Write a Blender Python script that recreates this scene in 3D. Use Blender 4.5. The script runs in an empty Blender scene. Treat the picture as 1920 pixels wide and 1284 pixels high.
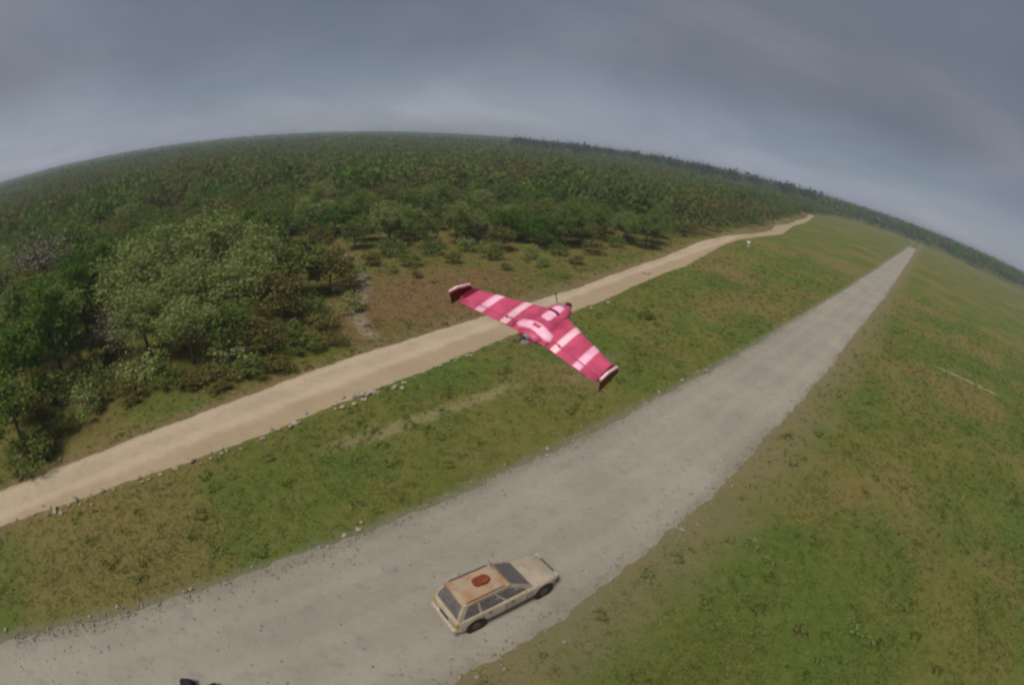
import bpy, math, random
import numpy as np
from mathutils import Vector, Matrix

random.seed(7)
RNG = np.random.default_rng(7)
SC = bpy.context.scene
COL = SC.collection
R = math.radians

# ------------------------------------------------------------------ camera
# First-person-view fisheye camera 15.2 m (50 ft) above a flat plain.
CAM_H = 15.2
PITCH, ROLL = R(23.5), R(5.5)
FPX = 940.0                      # focal length of the fisheye, in pixels of a 1920 px wide frame
cd = bpy.data.cameras.new('camera')
cam = bpy.data.objects.new('camera', cd)
COL.objects.link(cam)
cd.type = 'PANO'
pan = cd if hasattr(cd, 'panorama_type') else cd.cycles
pan.panorama_type = 'FISHEYE_EQUISOLID'
pan.fisheye_lens = FPX / 1920 * 36
pan.fisheye_fov = math.pi
cd.sensor_fit = 'HORIZONTAL'
cd.sensor_width = 36
cd.sensor_height = 24
cd.clip_start = 0.02
cd.clip_end = 12000
FWD = Vector((0, math.cos(PITCH), -math.sin(PITCH)))
UP0 = Vector((0, math.sin(PITCH), math.cos(PITCH)))
RT0 = Vector((1, 0, 0))
CRIGHT = math.cos(ROLL) * RT0 + math.sin(ROLL) * UP0
CUP = -math.sin(ROLL) * RT0 + math.cos(ROLL) * UP0
M3 = Matrix((CRIGHT, CUP, -FWD)).transposed()
cam.matrix_world = Matrix.Translation((0, 0, CAM_H)) @ M3.to_4x4()
SC.camera = cam

# ------------------------------------------------------------------ world
SUN_EL, SUN_AZ = R(58), R(205)          # azimuth clockwise from +Y: high, behind the camera and a little left
W = bpy.data.worlds.new('World')
SC.world = W
W.use_nodes = True
nt = W.node_tree
nt.nodes.clear()
def wn(t, **k):
    n = nt.nodes.new(t)
    for a, b in k.items():
        setattr(n, a, b)
    return n
wout = wn('ShaderNodeOutputWorld')
bg1 = wn('ShaderNodeBackground'); bg1.inputs['Strength'].default_value = 0.05
sky = wn('ShaderNodeTexSky', sky_type='NISHITA', sun_disc=False)
sky.sun_elevation = SUN_EL; sky.sun_rotation = SUN_AZ
nt.links.new(sky.outputs[0], bg1.inputs['Color'])
bg2 = wn('ShaderNodeBackground'); bg2.inputs['Strength'].default_value = 1.0
tc = wn('ShaderNodeTexCoord')
# cloud layer: direction divided by its height above the horizon, as a flat overcast sheet
sep = wn('ShaderNodeSeparateXYZ'); nt.links.new(tc.outputs['Generated'], sep.inputs[0])
mz = wn('ShaderNodeMath', operation='MAXIMUM'); mz.inputs[1].default_value = 0.0
nt.links.new(sep.outputs['Z'], mz.inputs[0])
az_ = wn('ShaderNodeMath', operation='ADD'); az_.inputs[1].default_value = 0.22
nt.links.new(mz.outputs[0], az_.inputs[0])
dx = wn('ShaderNodeMath', operation='DIVIDE'); dy = wn('ShaderNodeMath', operation='DIVIDE')
nt.links.new(sep.outputs['X'], dx.inputs[0]); nt.links.new(az_.outputs[0], dx.inputs[1])
nt.links.new(sep.outputs['Y'], dy.inputs[0]); nt.links.new(az_.outputs[0], dy.inputs[1])
cmb = wn('ShaderNodeCombineXYZ')
nt.links.new(dx.outputs[0], cmb.inputs[0]); nt.links.new(dy.outputs[0], cmb.inputs[1])
n1 = wn('ShaderNodeTexNoise'); n1.inputs['Scale'].default_value = 0.55; n1.inputs['Detail'].default_value = 6
n1.inputs['Roughness'].default_value = 0.52; n1.inputs['Distortion'].default_value = 0.4
nt.links.new(cmb.outputs[0], n1.inputs['Vector'])
cr = wn('ShaderNodeValToRGB')
els = cr.color_ramp.elements
els[0].position = 0.28; els[0].color = (0.122, 0.148, 0.188, 1)
els[1].position = 0.72; els[1].color = (0.232, 0.252, 0.298, 1)
e = els.new(0.5); e.color = (0.166, 0.186, 0.228, 1)
nt.links.new(n1.outputs['Fac'], cr.inputs[0])
# overcast sky is paler down at the horizon
hz = wn('ShaderNodeMapRange'); hz.inputs['From Min'].default_value = 0.0; hz.inputs['From Max'].default_value = 0.20
hz.interpolation_type = 'SMOOTHSTEP'
hz.inputs['To Min'].default_value = 1.75; hz.inputs['To Max'].default_value = 0.95
nt.links.new(mz.outputs[0], hz.inputs['Value'])
vm = wn('ShaderNodeVectorMath', operation='SCALE')
nt.links.new(cr.outputs[0], vm.inputs[0]); nt.links.new(hz.outputs[0], vm.inputs['Scale'])
nt.links.new(vm.outputs[0], bg2.inputs['Color'])
n2 = wn('ShaderNodeTexNoise'); n2.inputs['Scale'].default_value = 0.33; n2.inputs['Detail'].default_value = 3
mp = wn('ShaderNodeMapping'); mp.inputs['Location'].default_value = (3.1, 7.7, 0)
nt.links.new(cmb.outputs[0], mp.inputs[0]); nt.links.new(mp.outputs[0], n2.inputs['Vector'])
mr = wn('ShaderNodeMapRange'); mr.inputs['From Min'].default_value = 0.42; mr.inputs['From Max'].default_value = 0.62
mr.inputs['To Min'].default_value = 0.72; mr.inputs['To Max'].default_value = 0.97
nt.links.new(n2.outputs['Fac'], mr.inputs['Value'])
mx = wn('ShaderNodeMixShader')
nt.links.new(mr.outputs[0], mx.inputs[0]); nt.links.new(bg1.outputs[0], mx.inputs[1]); nt.links.new(bg2.outputs[0], mx.inputs[2])
nt.links.new(mx.outputs[0], wout.inputs['Surface'])

# ------------------------------------------------------------------ sun, exposure
sl = bpy.data.lights.new('sun', 'SUN')
sl.energy = 3.0
sl.angle = R(22)
sl.color = (1.0, 0.95, 0.85)
sun = bpy.data.objects.new('sun', sl)
COL.objects.link(sun)
sd = Vector((math.sin(SUN_AZ) * math.cos(SUN_EL), math.cos(SUN_AZ) * math.cos(SUN_EL), math.sin(SUN_EL)))
sun.rotation_euler = sd.to_track_quat('Z', 'Y').to_euler()
sun.location = sd * 60
vs = SC.view_settings
vs.view_transform = 'Standard'; vs.look = 'None'; vs.exposure = 0.15; vs.gamma = 1.0
vs.use_curve_mapping = False
SC.cycles.filter_width = 2.5
SC.cycles.use_denoising = True

# ------------------------------------------------------------------ helpers
def ground(px, py, z=0.0):
    """Point of the plain at height z that the photograph shows at a pixel."""
    u, v = px - 960.0, -(py - 642.0)
    r = math.hypot(u, v) + 1e-9
    th = 2 * math.asin(r / (2 * FPX))
    d = CRIGHT * (u / r * math.sin(th)) + CUP * (v / r * math.sin(th)) + FWD * math.cos(th)
    t = -(CAM_H - z) / d.z
    return Vector((d.x * t, d.y * t, z))

def ray(px, py):
    u, v = px - 960.0, -(py - 642.0)
    r = math.hypot(u, v) + 1e-9
    th = 2 * math.asin(r / (2 * FPX))
    return CRIGHT * (u / r * math.sin(th)) + CUP * (v / r * math.sin(th)) + FWD * math.cos(th)

def polar(az, rho):
    return rho * math.sin(R(az)), rho * math.cos(R(az))

def mesh(name, verts, faces, mats=(), smooth=False):
    me = bpy.data.meshes.new(name)
    if isinstance(verts, np.ndarray) and isinstance(faces, np.ndarray):
        n, k = faces.shape
        me.vertices.add(len(verts)); me.vertices.foreach_set('co', verts.astype(np.float32).ravel())
        me.loops.add(n * k); me.loops.foreach_set('vertex_index', faces.astype(np.int32).ravel())
        me.polygons.add(n)
        me.polygons.foreach_set('loop_start', np.arange(0, n * k, k, dtype=np.int32))
        me.polygons.foreach_set('loop_total', np.full(n, k, dtype=np.int32))
        me.update(calc_edges=True); me.validate()
    else:
        me.from_pydata([tuple(v) for v in verts], [], [tuple(f) for f in faces])
        me.update()
    for m in (mats if isinstance(mats, (list, tuple)) else [mats]):
        me.materials.append(m)
    if smooth:
        me.polygons.foreach_set('use_smooth', [True] * len(me.polygons))
    return me

def obj(name, me, parent=None, loc=None):
    o = bpy.data.objects.new(name, me)
    COL.objects.link(o)
    if parent is not None:
        o.parent = parent
    if loc is not None:
        o.location = loc
    return o

def tag(o, label=None, cat=None, group=None, kind=None):
    if label: o['label'] = label
    if cat: o['category'] = cat
    if group: o['group'] = group
    if kind: o['kind'] = kind
    return o

def thing(name, label, cat, loc=(0, 0, 0), rz=0.0, group=None):
    o = bpy.data.objects.new(name, None)
    o.empty_display_size = 0.2
    COL.objects.link(o)
    o.location = loc
    o.rotation_euler = (0, 0, rz)
    return tag(o, label, cat, group)

def copy_thing(root, loc, rz, scale, label, group=None):
    r = root.copy(); COL.objects.link(r)
    r.location = loc; r.rotation_euler = (0, 0, rz); r.scale = scale
    r['label'] = label
    if group: r['group'] = group
    for ch in root.children:
        c = ch.copy(); COL.objects.link(c); c.parent = r
        c.matrix_parent_inverse = ch.matrix_parent_inverse
    return r

# ------------------------------------------------------------------ materials
class MB:
    """Tiny node-tree builder."""
    def __init__(self, name, rough=0.9, spec=0.2):
        self.m = bpy.data.materials.new(name); self.m.use_nodes = True
        self.t = self.m.node_tree
        self.b = self.t.nodes['Principled BSDF']
        self.b.inputs['Roughness'].default_value = rough
        self.b.inputs['Specular IOR Level'].default_value = spec
        self.out = self.t.nodes['Material Output']
        self._pos = None
    def n(self, t, **k):
        n = self.t.nodes.new(t)
        for a, b in k.items(): setattr(n, a, b)
        return n
    def l(self, a, b): self.t.links.new(a, b)
    @property
    def pos(self):
        if self._pos is None:
            self._pos = self.n('ShaderNodeNewGeometry').outputs['Position']
        return self._pos
    @property
    def objco(self):
        return self.n('ShaderNodeTexCoord').outputs['Object']
    def noise(self, scale, detail=4, rough=0.55, vec=None, dist=0.0, w=None):
        n = self.n('ShaderNodeTexNoise')
        n.inputs['Scale'].default_value = scale; n.inputs['Detail'].default_value = detail
        n.inputs['Roughness'].default_value = rough; n.inputs['Distortion'].default_value = dist
        v = vec if vec is not None else self.pos
        if w:
            mp = self.n('ShaderNodeMapping'); mp.inputs['Location'].default_value = w
            self.l(v, mp.inputs[0]); v = mp.outputs[0]
        self.l(v, n.inputs['Vector'])
        return n.outputs['Fac']
    def math(self, op, a, b=None, c=None, clamp=False):
        n = self.n('ShaderNodeMath', operation=op); n.use_clamp = clamp
        for i, v in enumerate((a, b, c)):
            if v is None: continue
            if isinstance(v, (int, float)): n.inputs[i].default_value = v
            else: self.l(v, n.inputs[i])
        return n.outputs[0]
    def rng(self, v, a, b, c=0.0, d=1.0, smooth=True):
        n = self.n('ShaderNodeMapRange'); n.interpolation_type = 'SMOOTHSTEP' if smooth else 'LINEAR'
        n.inputs['From Min'].default_value = a; n.inputs['From Max'].default_value = b
        n.inputs['To Min'].default_value = c; n.inputs['To Max'].default_value = d
        self.l(v, n.inputs['Value'])
        return n.outputs[0]
    def mix(self, f, a, b):
        n = self.n('ShaderNodeMix', data_type='RGBA')
        if isinstance(f, (int, float)): n.inputs[0].default_value = f
        else: self.l(f, n.inputs[0])
        for s, v in ((6, a), (7, b)):
            if isinstance(v, tuple): n.inputs[s].default_value = (*v, 1)
            else: self.l(v, n.inputs[s])
        return n.outputs[2]
    def linedist(self, p0, d, seg=None):
        """Signed distance (left positive) and position along a straight line on the ground."""
        dx, dy = d
        s = self.n('ShaderNodeVectorMath', operation='SUBTRACT'); self.l(self.pos, s.inputs[0]); s.inputs[1].default_value = (*p0, 0)
        a = self.n('ShaderNodeVectorMath', operation='DOT_PRODUCT'); self.l(s.outputs[0], a.inputs[0]); a.inputs[1].default_value = (-dy, dx, 0)
        b = self.n('ShaderNodeVectorMath', operation='DOT_PRODUCT'); self.l(s.outputs[0], b.inputs[0]); b.inputs[1].default_value = (dx, dy, 0)
        return a.outputs['Value'], b.outputs['Value']
    def bump(self, h, strength=0.5, dist=0.05):
        n = self.n('ShaderNodeBump'); n.inputs['Strength'].default_value = strength; n.inputs['Distance'].default_value = dist
        self.l(h, n.inputs['Height']); self.l(n.outputs[0], self.b.inputs['Normal'])
    def color(self, c):
        if isinstance(c, tuple): self.b.inputs['Base Color'].default_value = (*c, 1)
        else: self.l(c, self.b.inputs['Base Color'])
        return self.m

FAR_P, FAR_D = (-24.9, 8.1), (0.589, 0.808)        # centre line of the tan dirt road
NEAR_P, NEAR_D = (-3.65, 10.15), (0.7295, 0.684)   # centre line of the grey gravel road
NEAR_HW = 3.95
FAR_HW = 2.0

def grass_colour(b):
    """Patchy grass: green, olive, straw and bare brown, by place on the plain."""
    big = b.noise(0.045, 4, 0.55)
    mid = b.noise(0.22, 5, 0.6, w=(31, 12, 0))
    fine = b.noise(1.9, 4, 0.65, w=(5, 77, 0))
    vf = b.noise(9.0, 3, 0.7, w=(55, 7, 0))
    g = b.mix(b.rng(mid, 0.36, 0.66), (0.098, 0.124, 0.026), (0.150, 0.144, 0.040))
    g = b.mix(b.rng(big, 0.44, 0.62), g, (0.172, 0.142, 0.050))
    g = b.mix(b.math('MULTIPLY', b.rng(b.noise(0.10, 4, 0.55, w=(91, 3, 0)), 0.47, 0.64), 0.8), g, (0.078, 0.124, 0.024))
    g = b.mix(b.math('MULTIPLY', b.rng(fine, 0.45, 0.75), 0.25), g, (0.250, 0.215, 0.075))
    g = b.mix(b.math('MULTIPLY', b.rng(fine, 0.50, 0.25), 0.40), g, (0.090, 0.088, 0.018))
    g = b.mix(b.math('MULTIPLY', b.rng(vf, 0.5, 0.8), 0.16), g, (0.265, 0.230, 0.095))
    return g

def make_ground_mat():
    b = MB('grassland', 1.0, 0.0)
    g = grass_colour(b)
    dn, an = b.linedist(NEAR_P, NEAR_D)
    df, af = b.linedist(FAR_P, FAR_D)
    wob = b.noise(0.35, 5, 0.6, w=(9, 9, 0))
    wob2 = b.noise(1.4, 5, 0.65, w=(19, 2, 0))
    # woodland floor and scrub beyond the dirt road: brown litter with red-brown clay
    dfn = b.math('ADD', df, b.math('MULTIPLY', b.math('SUBTRACT', wob, 0.5), 7.0))
    litter = b.mix(b.rng(wob2, 0.35, 0.65), (0.130, 0.106, 0.034), (0.165, 0.130, 0.046))
    litter = b.mix(b.rng(b.noise(0.15, 4, 0.6, w=(44, 8, 0)), 0.45, 0.62), litter, (0.110, 0.118, 0.026))
    g = b.mix(b.rng(dfn, 2.0, 4.5), g, litter)
    # clearing of red clay beside the dirt road
    s = b.n('ShaderNodeVectorMath', operation='SUBTRACT'); b.l(b.pos, s.inputs[0]); s.inputs[1].default_value = (-8.2, 44.0, 0)
    mpn = b.n('ShaderNodeMapping'); mpn.inputs['Rotation'].default_value = (0, 0, -math.atan2(FAR_D[1], FAR_D[0])); mpn.inputs['Scale'].default_value = (1, 1, 1)
    b.l(s.outputs[0], mpn.inputs[0])
    mp2 = b.n('ShaderNodeVectorMath', operation='MULTIPLY'); b.l(mpn.outputs[0], mp2.inputs[0]); mp2.inputs[1].default_value = (1 / 17.0, 1 / 9.0, 0)
    ln = b.n('ShaderNodeVectorMath', operation='LENGTH'); b.l(mp2.outputs[0], ln.inputs[0])
    cl = b.math('ADD', ln.outputs['Value'], b.math('MULTIPLY', b.math('SUBTRACT', wob, 0.5), 2.2))
    clay = b.mix(b.rng(wob2, 0.3, 0.7), (0.150, 0.078, 0.038), (0.210, 0.130, 0.075))
    g = b.mix(b.math('MULTIPLY', b.rng(cl, 1.05, 0.5), 0.8), g, clay)
    # dusty worn gully running from the wood down to the road
    pts = [(-21.5, 57.0), (-15.0, 46.0), (-13.6, 38.0), (-10.6, 33.4)]
    for i in range(3):
        (x0, y0), (x1, y1) = pts[i], pts[i + 1]
        L = math.hypot(x1 - x0, y1 - y0)
        d, a = b.linedist((x0, y0), ((x1 - x0) / L, (y1 - y0) / L))
        inside = b.math('MULTIPLY', b.rng(a, -0.8, 0.5), b.rng(a, L + 0.8, L - 0.5))
        w = b.math('ADD', b.math('ABSOLUTE', d), b.math('MULTIPLY', b.math('SUBTRACT', wob2, 0.5), 1.6))
        g = b.mix(b.math('MULTIPLY', b.math('MULTIPLY', b.rng(w, 1.0, 0.2), inside), 0.8), g, (0.270, 0.215, 0.160))
    # tan dust spilling from the dirt road edges
    e1 = b.math('SUBTRACT', b.math('ABSOLUTE', df), FAR_HW)
    e1 = b.math('ADD', e1, b.math('MULTIPLY', b.math('SUBTRACT', wob2, 0.5), 3.6))
    g = b.mix(b.math('MULTIPLY', b.rng(e1, 0.8, -0.2), 0.7), g, (0.200, 0.142, 0.078))
    # grey dust and thin gravel along the gravel road, wider on its right-hand side
    right = b.math('SUBTRACT', b.math('MULTIPLY', dn, -1.0), NEAR_HW)
    left = b.math('SUBTRACT', dn, NEAR_HW)
    er = b.math('ADD', right, b.math('MULTIPLY', b.math('SUBTRACT', wob, 0.5), 5.0))
    g = b.mix(b.math('MULTIPLY', b.math('MULTIPLY', b.rng(er, 4.6, -0.6), b.rng(right, -2.0, -1.0)), 0.78), g, (0.205, 0.165, 0.095))
    el = b.math('ADD', left, b.math('MULTIPLY', b.math('SUBTRACT', wob2, 0.5), 1.2))
    g = b.mix(b.math('MULTIPLY', b.math('MULTIPLY', b.rng(el, 0.7, -0.2), b.rng(left, -2.0, -1.0)), 0.6), g, (0.20, 0.185, 0.15))
    # straw-pale wheel track in the strip between the roads
    for p0, p1, wd, c, k in (((-8.5, 19.4), (0.4, 28.2), 0.75, (0.30, 0.24, 0.135), 0.6),
                             ((51.5, 39.6), (59.0, 33.3), 0.75, (0.30, 0.295, 0.18), 0.75),
                             ((4.2, 29.5), (8.0, 34.5), 0.8, (0.24, 0.185, 0.125), 0.5)):
        L = math.hypot(p1[0] - p0[0], p1[1] - p0[1])
        d, a = b.linedist(p0, ((p1[0] - p0[0]) / L, (p1[1] - p0[1]) / L))
        inside = b.math('MULTIPLY', b.rng(a, -1.5, 1.5), b.rng(a, L + 1.5, L - 1.5))
        w = b.math('ADD', b.math('ABSOLUTE', d), b.math('MULTIPLY', b.math('SUBTRACT', wob2, 0.5), 2.6))
        g = b.mix(b.math('MULTIPLY', b.math('MULTIPLY', b.rng(w, wd, wd * 0.2), inside), k), g, c)
    b.bump(b.noise(6.0, 6, 0.7), 0.8, 0.12)
    return b.color(g)

def make_road_mat(name, p0, d, hw, base, pale, dark, scale, tracks):
    b = MB(name, 0.95, 0.15)
    dn, an = b.linedist(p0, d)
    n1 = b.noise(scale, 5, 0.6)
    n2 = b.noise(scale * 7, 5, 0.7, w=(3, 8, 0))
    n3 = b.noise(34.0, 3, 0.7)
    c = b.mix(b.rng(n1, 0.36, 0.66), base, pale)
    c = b.mix(b.math('MULTIPLY', b.rng(n2, 0.5, 0.75), 0.55), c, dark)
    c = b.mix(b.math('MULTIPLY', b.rng(n3, 0.56, 0.75), 0.5), c, tuple(x * 1.35 for x in pale))
    c = b.mix(b.math('MULTIPLY', b.rng(n3, 0.44, 0.25), 0.55), c, tuple(x * 0.55 for x in dark))
    wob = b.math('MULTIPLY', b.math('SUBTRACT', b.noise(0.18, 3, 0.5, w=(1, 2, 0)), 0.5), 1.1)
    dd = b.math('ADD', dn, wob)
    for t, k in tracks:     # compacted wheel tracks, paler than the loose crown between them
        w = b.math('ADD', b.math('ABSOLUTE', b.math('SUBTRACT', dd, t)), b.math('MULTIPLY', b.math('SUBTRACT', n2, 0.5), 0.5))
        c = b.mix(b.math('MULTIPLY', b.rng(w, 0.55, 0.15), k), c, tuple(x * 1.18 for x in pale))
    ed = b.math('SUBTRACT', hw, b.math('ABSOLUTE', dn))
    ed = b.math('ADD', ed, b.math('MULTIPLY', b.math('SUBTRACT', n1, 0.5), 1.6))
    c = b.mix(b.math('MULTIPLY', b.rng(ed, 0.9, 0.1), 0.5), c, tuple(x * y for x, y in zip(dark, (1.0, 0.96, 0.8))))
    h = b.math('ADD', b.noise(22.0, 4, 0.7), b.math('MULTIPLY', b.noise(2.0, 4, 0.6), 2.0))
    b.bump(h, 0.6, 0.05)
    return b.color(c)

M_GROUND = make_ground_mat()
M_DIRT = make_road_mat('tan_dirt', FAR_P, FAR_D, FAR_HW, (0.392, 0.306, 0.216), (0.455, 0.358, 0.258), (0.305, 0.226, 0.155), 0.25, ((-1.0, .30), (0.9, .30)))
M_GRAVEL = make_road_mat('grey_gravel', NEAR_P, NEAR_D, NEAR_HW, (0.270, 0.242, 0.200), (0.318, 0.286, 0.238), (0.200, 0.180, 0.152), 0.16, ((-2.2, .2), (-0.3, .18), (1.9, .2)))

def leaf_mat(name, a, bcol, c2, transl=0.42):
    b = MB(name, 0.75, 0.15)
    oi = b.n('ShaderNodeObjectInfo')
    at = b.n('ShaderNodeAttribute'); at.attribute_name = 'tint'
    rnd = b.math('FRACT', b.math('ADD', oi.outputs['Random'], at.outputs['Fac']))
    n1 = b.noise(0.55, 3, 0.6)
    n2 = b.noise(4.0, 3, 0.7, w=(7, 1, 3))
    c = b.mix(rnd, a, bcol)
    c = b.mix(b.math('MULTIPLY', b.rng(n1, 0.4, 0.68), 0.7), c, c2)
    c = b.mix(b.math('MULTIPLY', b.rng(n2, 0.5, 0.3), 0.3), c, tuple(x * 0.62 for x in a))
    b.color(c)
    tr = b.n('ShaderNodeBsdfTranslucent'); b.l(c, tr.inputs[0])
    ms = b.n('ShaderNodeMixShader'); ms.inputs[0].default_value = transl
    b.l(b.b.outputs[0], ms.inputs[1]); b.l(tr.outputs[0], ms.inputs[2])
    b.l(ms.outputs[0], b.out.inputs['Surface'])
    return b.m

LEAF = {
    'olive': leaf_mat('leaf_olive', (0.200, 0.260, 0.068), (0.262, 0.300, 0.092), (0.305, 0.315, 0.130)),
    'dark': leaf_mat('leaf_dark', (0.075, 0.158, 0.016), (0.105, 0.185, 0.022), (0.125, 0.195, 0.026)),
    'mid': leaf_mat('leaf_mid', (0.120, 0.178, 0.034), (0.160, 0.200, 0.042), (0.180, 0.205, 0.050)),
    'brown': leaf_mat('leaf_brown', (0.165, 0.152, 0.038), (0.190, 0.160, 0.044), (0.145, 0.155, 0.036)),
    'grey': leaf_mat('twig_grey', (0.170, 0.150, 0.115), (0.195, 0.165, 0.130), (0.135, 0.135, 0.080), 0.05),
    'far': leaf_mat('leaf_far', (0.090, 0.130, 0.030), (0.130, 0.148, 0.040), (0.145, 0.145, 0.042)),
    'pine': leaf_mat('leaf_pine', (0.028, 0.055, 0.018), (0.040, 0.070, 0.022), (0.050, 0.075, 0.024)),
}
def plain(name, c, rough=0.7, var=0.25, scale=3.0, spec=0.3):
    b = MB(name, rough, spec)
    v = b.objco
    k = b.mix(b.rng(b.noise(scale, 4, 0.6, vec=v), 0.35, 0.7), tuple(x * (1 - var) for x in c), tuple(min(0.95, x * (1 + var)) for x in c))
    k = b.mix(b.math('MULTIPLY', b.rng(b.noise(scale * 9, 3, 0.7, vec=v), 0.55, 0.8), 0.3), k, tuple(x * 0.6 for x in c))
    b.bump(b.noise(scale * 6, 4, 0.6, vec=v), 0.25, 0.01)
    return b.color(k)
M_BARK = plain('bark', (0.12, 0.095, 0.07), 0.95, 0.35, 6.0, 0.1)
M_STONE = plain('pale_stone', (0.34, 0.285, 0.21), 0.9, 0.3, 4.0, 0.2)
M_STONE2 = plain('grey_stone', (0.24, 0.22, 0.195), 0.9, 0.3, 4.0, 0.2)

def grass_mat():
    b = MB('grass_blades', 1.0, 0.0)
    g = grass_colour(b)
    at = b.n('ShaderNodeAttribute'); at.attribute_name = 'tint'
    g = b.mix(b.math('MULTIPLY', b.rng(at.outputs['Fac'], 0.55, 1.0), 0.6), g, (0.34, 0.285, 0.125))
    g = b.mix(b.math('MULTIPLY', b.rng(at.outputs['Fac'], 0.4, 0.0), 0.4), g, (0.095, 0.150, 0.024))
    sc = b.n('ShaderNodeVectorMath', operation='SCALE'); b.l(g, sc.inputs[0]); sc.inputs['Scale'].default_value = 1.22
    g = sc.outputs[0]
    b.color(g)
    tr = b.n('ShaderNodeBsdfTranslucent'); b.l(g, tr.inputs[0])
    ms = b.n('ShaderNodeMixShader'); ms.inputs[0].default_value = 0.4
    b.l(b.b.outputs[0], ms.inputs[1]); b.l(tr.outputs[0], ms.inputs[2])
    b.l(ms.outputs[0], b.out.inputs['Surface'])
    return b.m
M_GRASS = grass_mat()

# ------------------------------------------------------------------ ground sheet of the plain
def build_ground():
    rings = [0.0] + [2.0 * 1.075 ** i for i in range(101)]
    rings = [r for r in rings if r < 2880] + [2900.0]
    nseg = 144
    v = [(0, 0, 0)]
    for r in rings[1:]:
        for k in range(nseg):
            a = 2 * math.pi * k / nseg
            v.append((r * math.sin(a), r * math.cos(a), 0))
    f = [(0, 1 + (k + 1) % nseg, 1 + k) for k in range(nseg)]
    for i in range(len(rings) - 2):
        b0, b1 = 1 + i * nseg, 1 + (i + 1) * nseg
        for k in range(nseg):
            k2 = (k + 1) % nseg
            f.append((b0 + k, b0 + k2, b1 + k2, b1 + k))
    return tag(obj('ground', mesh('ground', v, f, M_GROUND)), kind='structure')
build_ground()

# ------------------------------------------------------------------ roads: low raised beds with ragged edges
def noise1(seed):
    r = np.random.default_rng(seed)
    ph = r.uniform(0, 6.28, 8); fr = np.array([0.05, 0.11, 0.23, 0.5, 1.1, 2.3, 4.1, 7.7]); am = np.array([.9, .7, .55, .5, .42, .34, .3, .24])
    return lambda s: float((am * np.sin(fr * s + ph)).sum() / 2.2)

def road(name, centre, widths, mat, zc, rag, seed):
    """centre: list of points; a bed with a cambered top and edges that crumble down to the grass."""
    P = [Vector(p) for p in centre]
    cum = [0.0]
    for a, b in zip(P, P[1:]): cum.append(cum[-1] + (b - a).length)
    na, nb = noise1(seed), noise1(seed + 1)
    S, s = [], 0.0
    while s < cum[-1]:
        S.append(s)
        i = max(j for j in range(len(cum)) if cum[j] <= s)
        q = P[i]
        s += max(0.14, 0.006 * q.length)
    verts, faces = [], []
    NC = 11
    for s in S:
        i = min(max(j for j in range(len(cum)) if cum[j] <= s), len(P) - 2)
        t = (s - cum[i]) / (cum[i + 1] - cum[i])
        c = P[i].lerp(P[i + 1], t)
        w = widths[i] * (1 - t) + widths[i + 1] * t
        t0 = (P[i + 1] - P[max(i - 1, 0)]).normalized() if i > 0 else (P[1] - P[0]).normalized()
        t1 = (P[min(i + 2, len(P) - 1)] - P[i]).normalized()
        d = t0.lerp(t1, t).normalized()
        n = Vector((-d.y, d.x))
        l, r = w + rag * na(s), w + rag * nb(s)
        for k in range(NC):
            f = k / (NC - 1) * 2 - 1
            off = l * f if f > 0 else r * f
            z = zc * (1 - 0.35 * f * f)
            if k in (0, NC - 1):
                off += math.copysign(zc * 1.8, f); z = -0.03
            verts.append((c.x + n.x * off, c.y + n.y * off, z))
    for j in range(len(S) - 1):
        for k in range(NC - 1):
            a = j * NC + k
            faces.append((a, a + 1, a + NC + 1, a + NC))
    return tag(obj(name, mesh(name, verts, faces, mat)), kind='structure')

FAR_L = [(-36.5, -4.0), (-26.8, 8.2), (-17.9, 20.0), (-9.6, 31.3), (-1.2, 41.6), (7.3, 52.3), (16.6, 66.0)]
FAR_R = [(-33.0, -6.0), (-23.5, 7.2), (-15.0, 16.6), (-7.6, 26.0), (-0.6, 35.6), (8.7, 47.6), (16.9, 59.5)]
FC = [((a[0] + b[0]) / 2, (a[1] + b[1]) / 2) for a, b in zip(FAR_L, FAR_R)]
FWID = []
for i, (a, b) in enumerate(zip(FAR_L, FAR_R)):
    p, q = FC[max(i - 1, 0)], FC[min(i + 1, len(FC) - 1)]
    d = Vector((q[0] - p[0], q[1] - p[1])).normalized()
    FWID.append(abs((Vector(a) - Vector(b)).dot(Vector((-d.y, d.x)))) / 2)
# far end: the road swings right, kinks and narrows before it enters the wood
for px_, py_, w_ in ((1262, 492, 2.1), (1330, 457, 2.1), (1372, 446, 1.7), (1420, 441, 1.3), (1456, 436, 2.0), (1466, 427, 2.6), (1484, 421, 1.1), (1500, 416, 2.2), (1514, 411, 1.4), (1522, 404, 1.8)):
    c_ = ground(px_, py_)
    FC.append((c_.x, c_.y)); FWID.append(w_)
dirt_road = road('dirt_road', FC, FWID, M_DIRT, 0.09, 0.22, 21)
NC_ = [(NEAR_P[0] + NEAR_D[0] * s, NEAR_P[1] + NEAR_D[1] * s) for s in (-40, -20, -8, 0, 10, 25, 45, 75, 120, 180, 260, 345)]
gravel_road = road('gravel_road', NC_, [4.1, 4.1, 4.1, 4.1, 4.1, 4.0, 3.9, 3.8, 3.7, 3.5, 3.2, 2.6], M_GRAVEL, 0.08, 0.30, 33)

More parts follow.
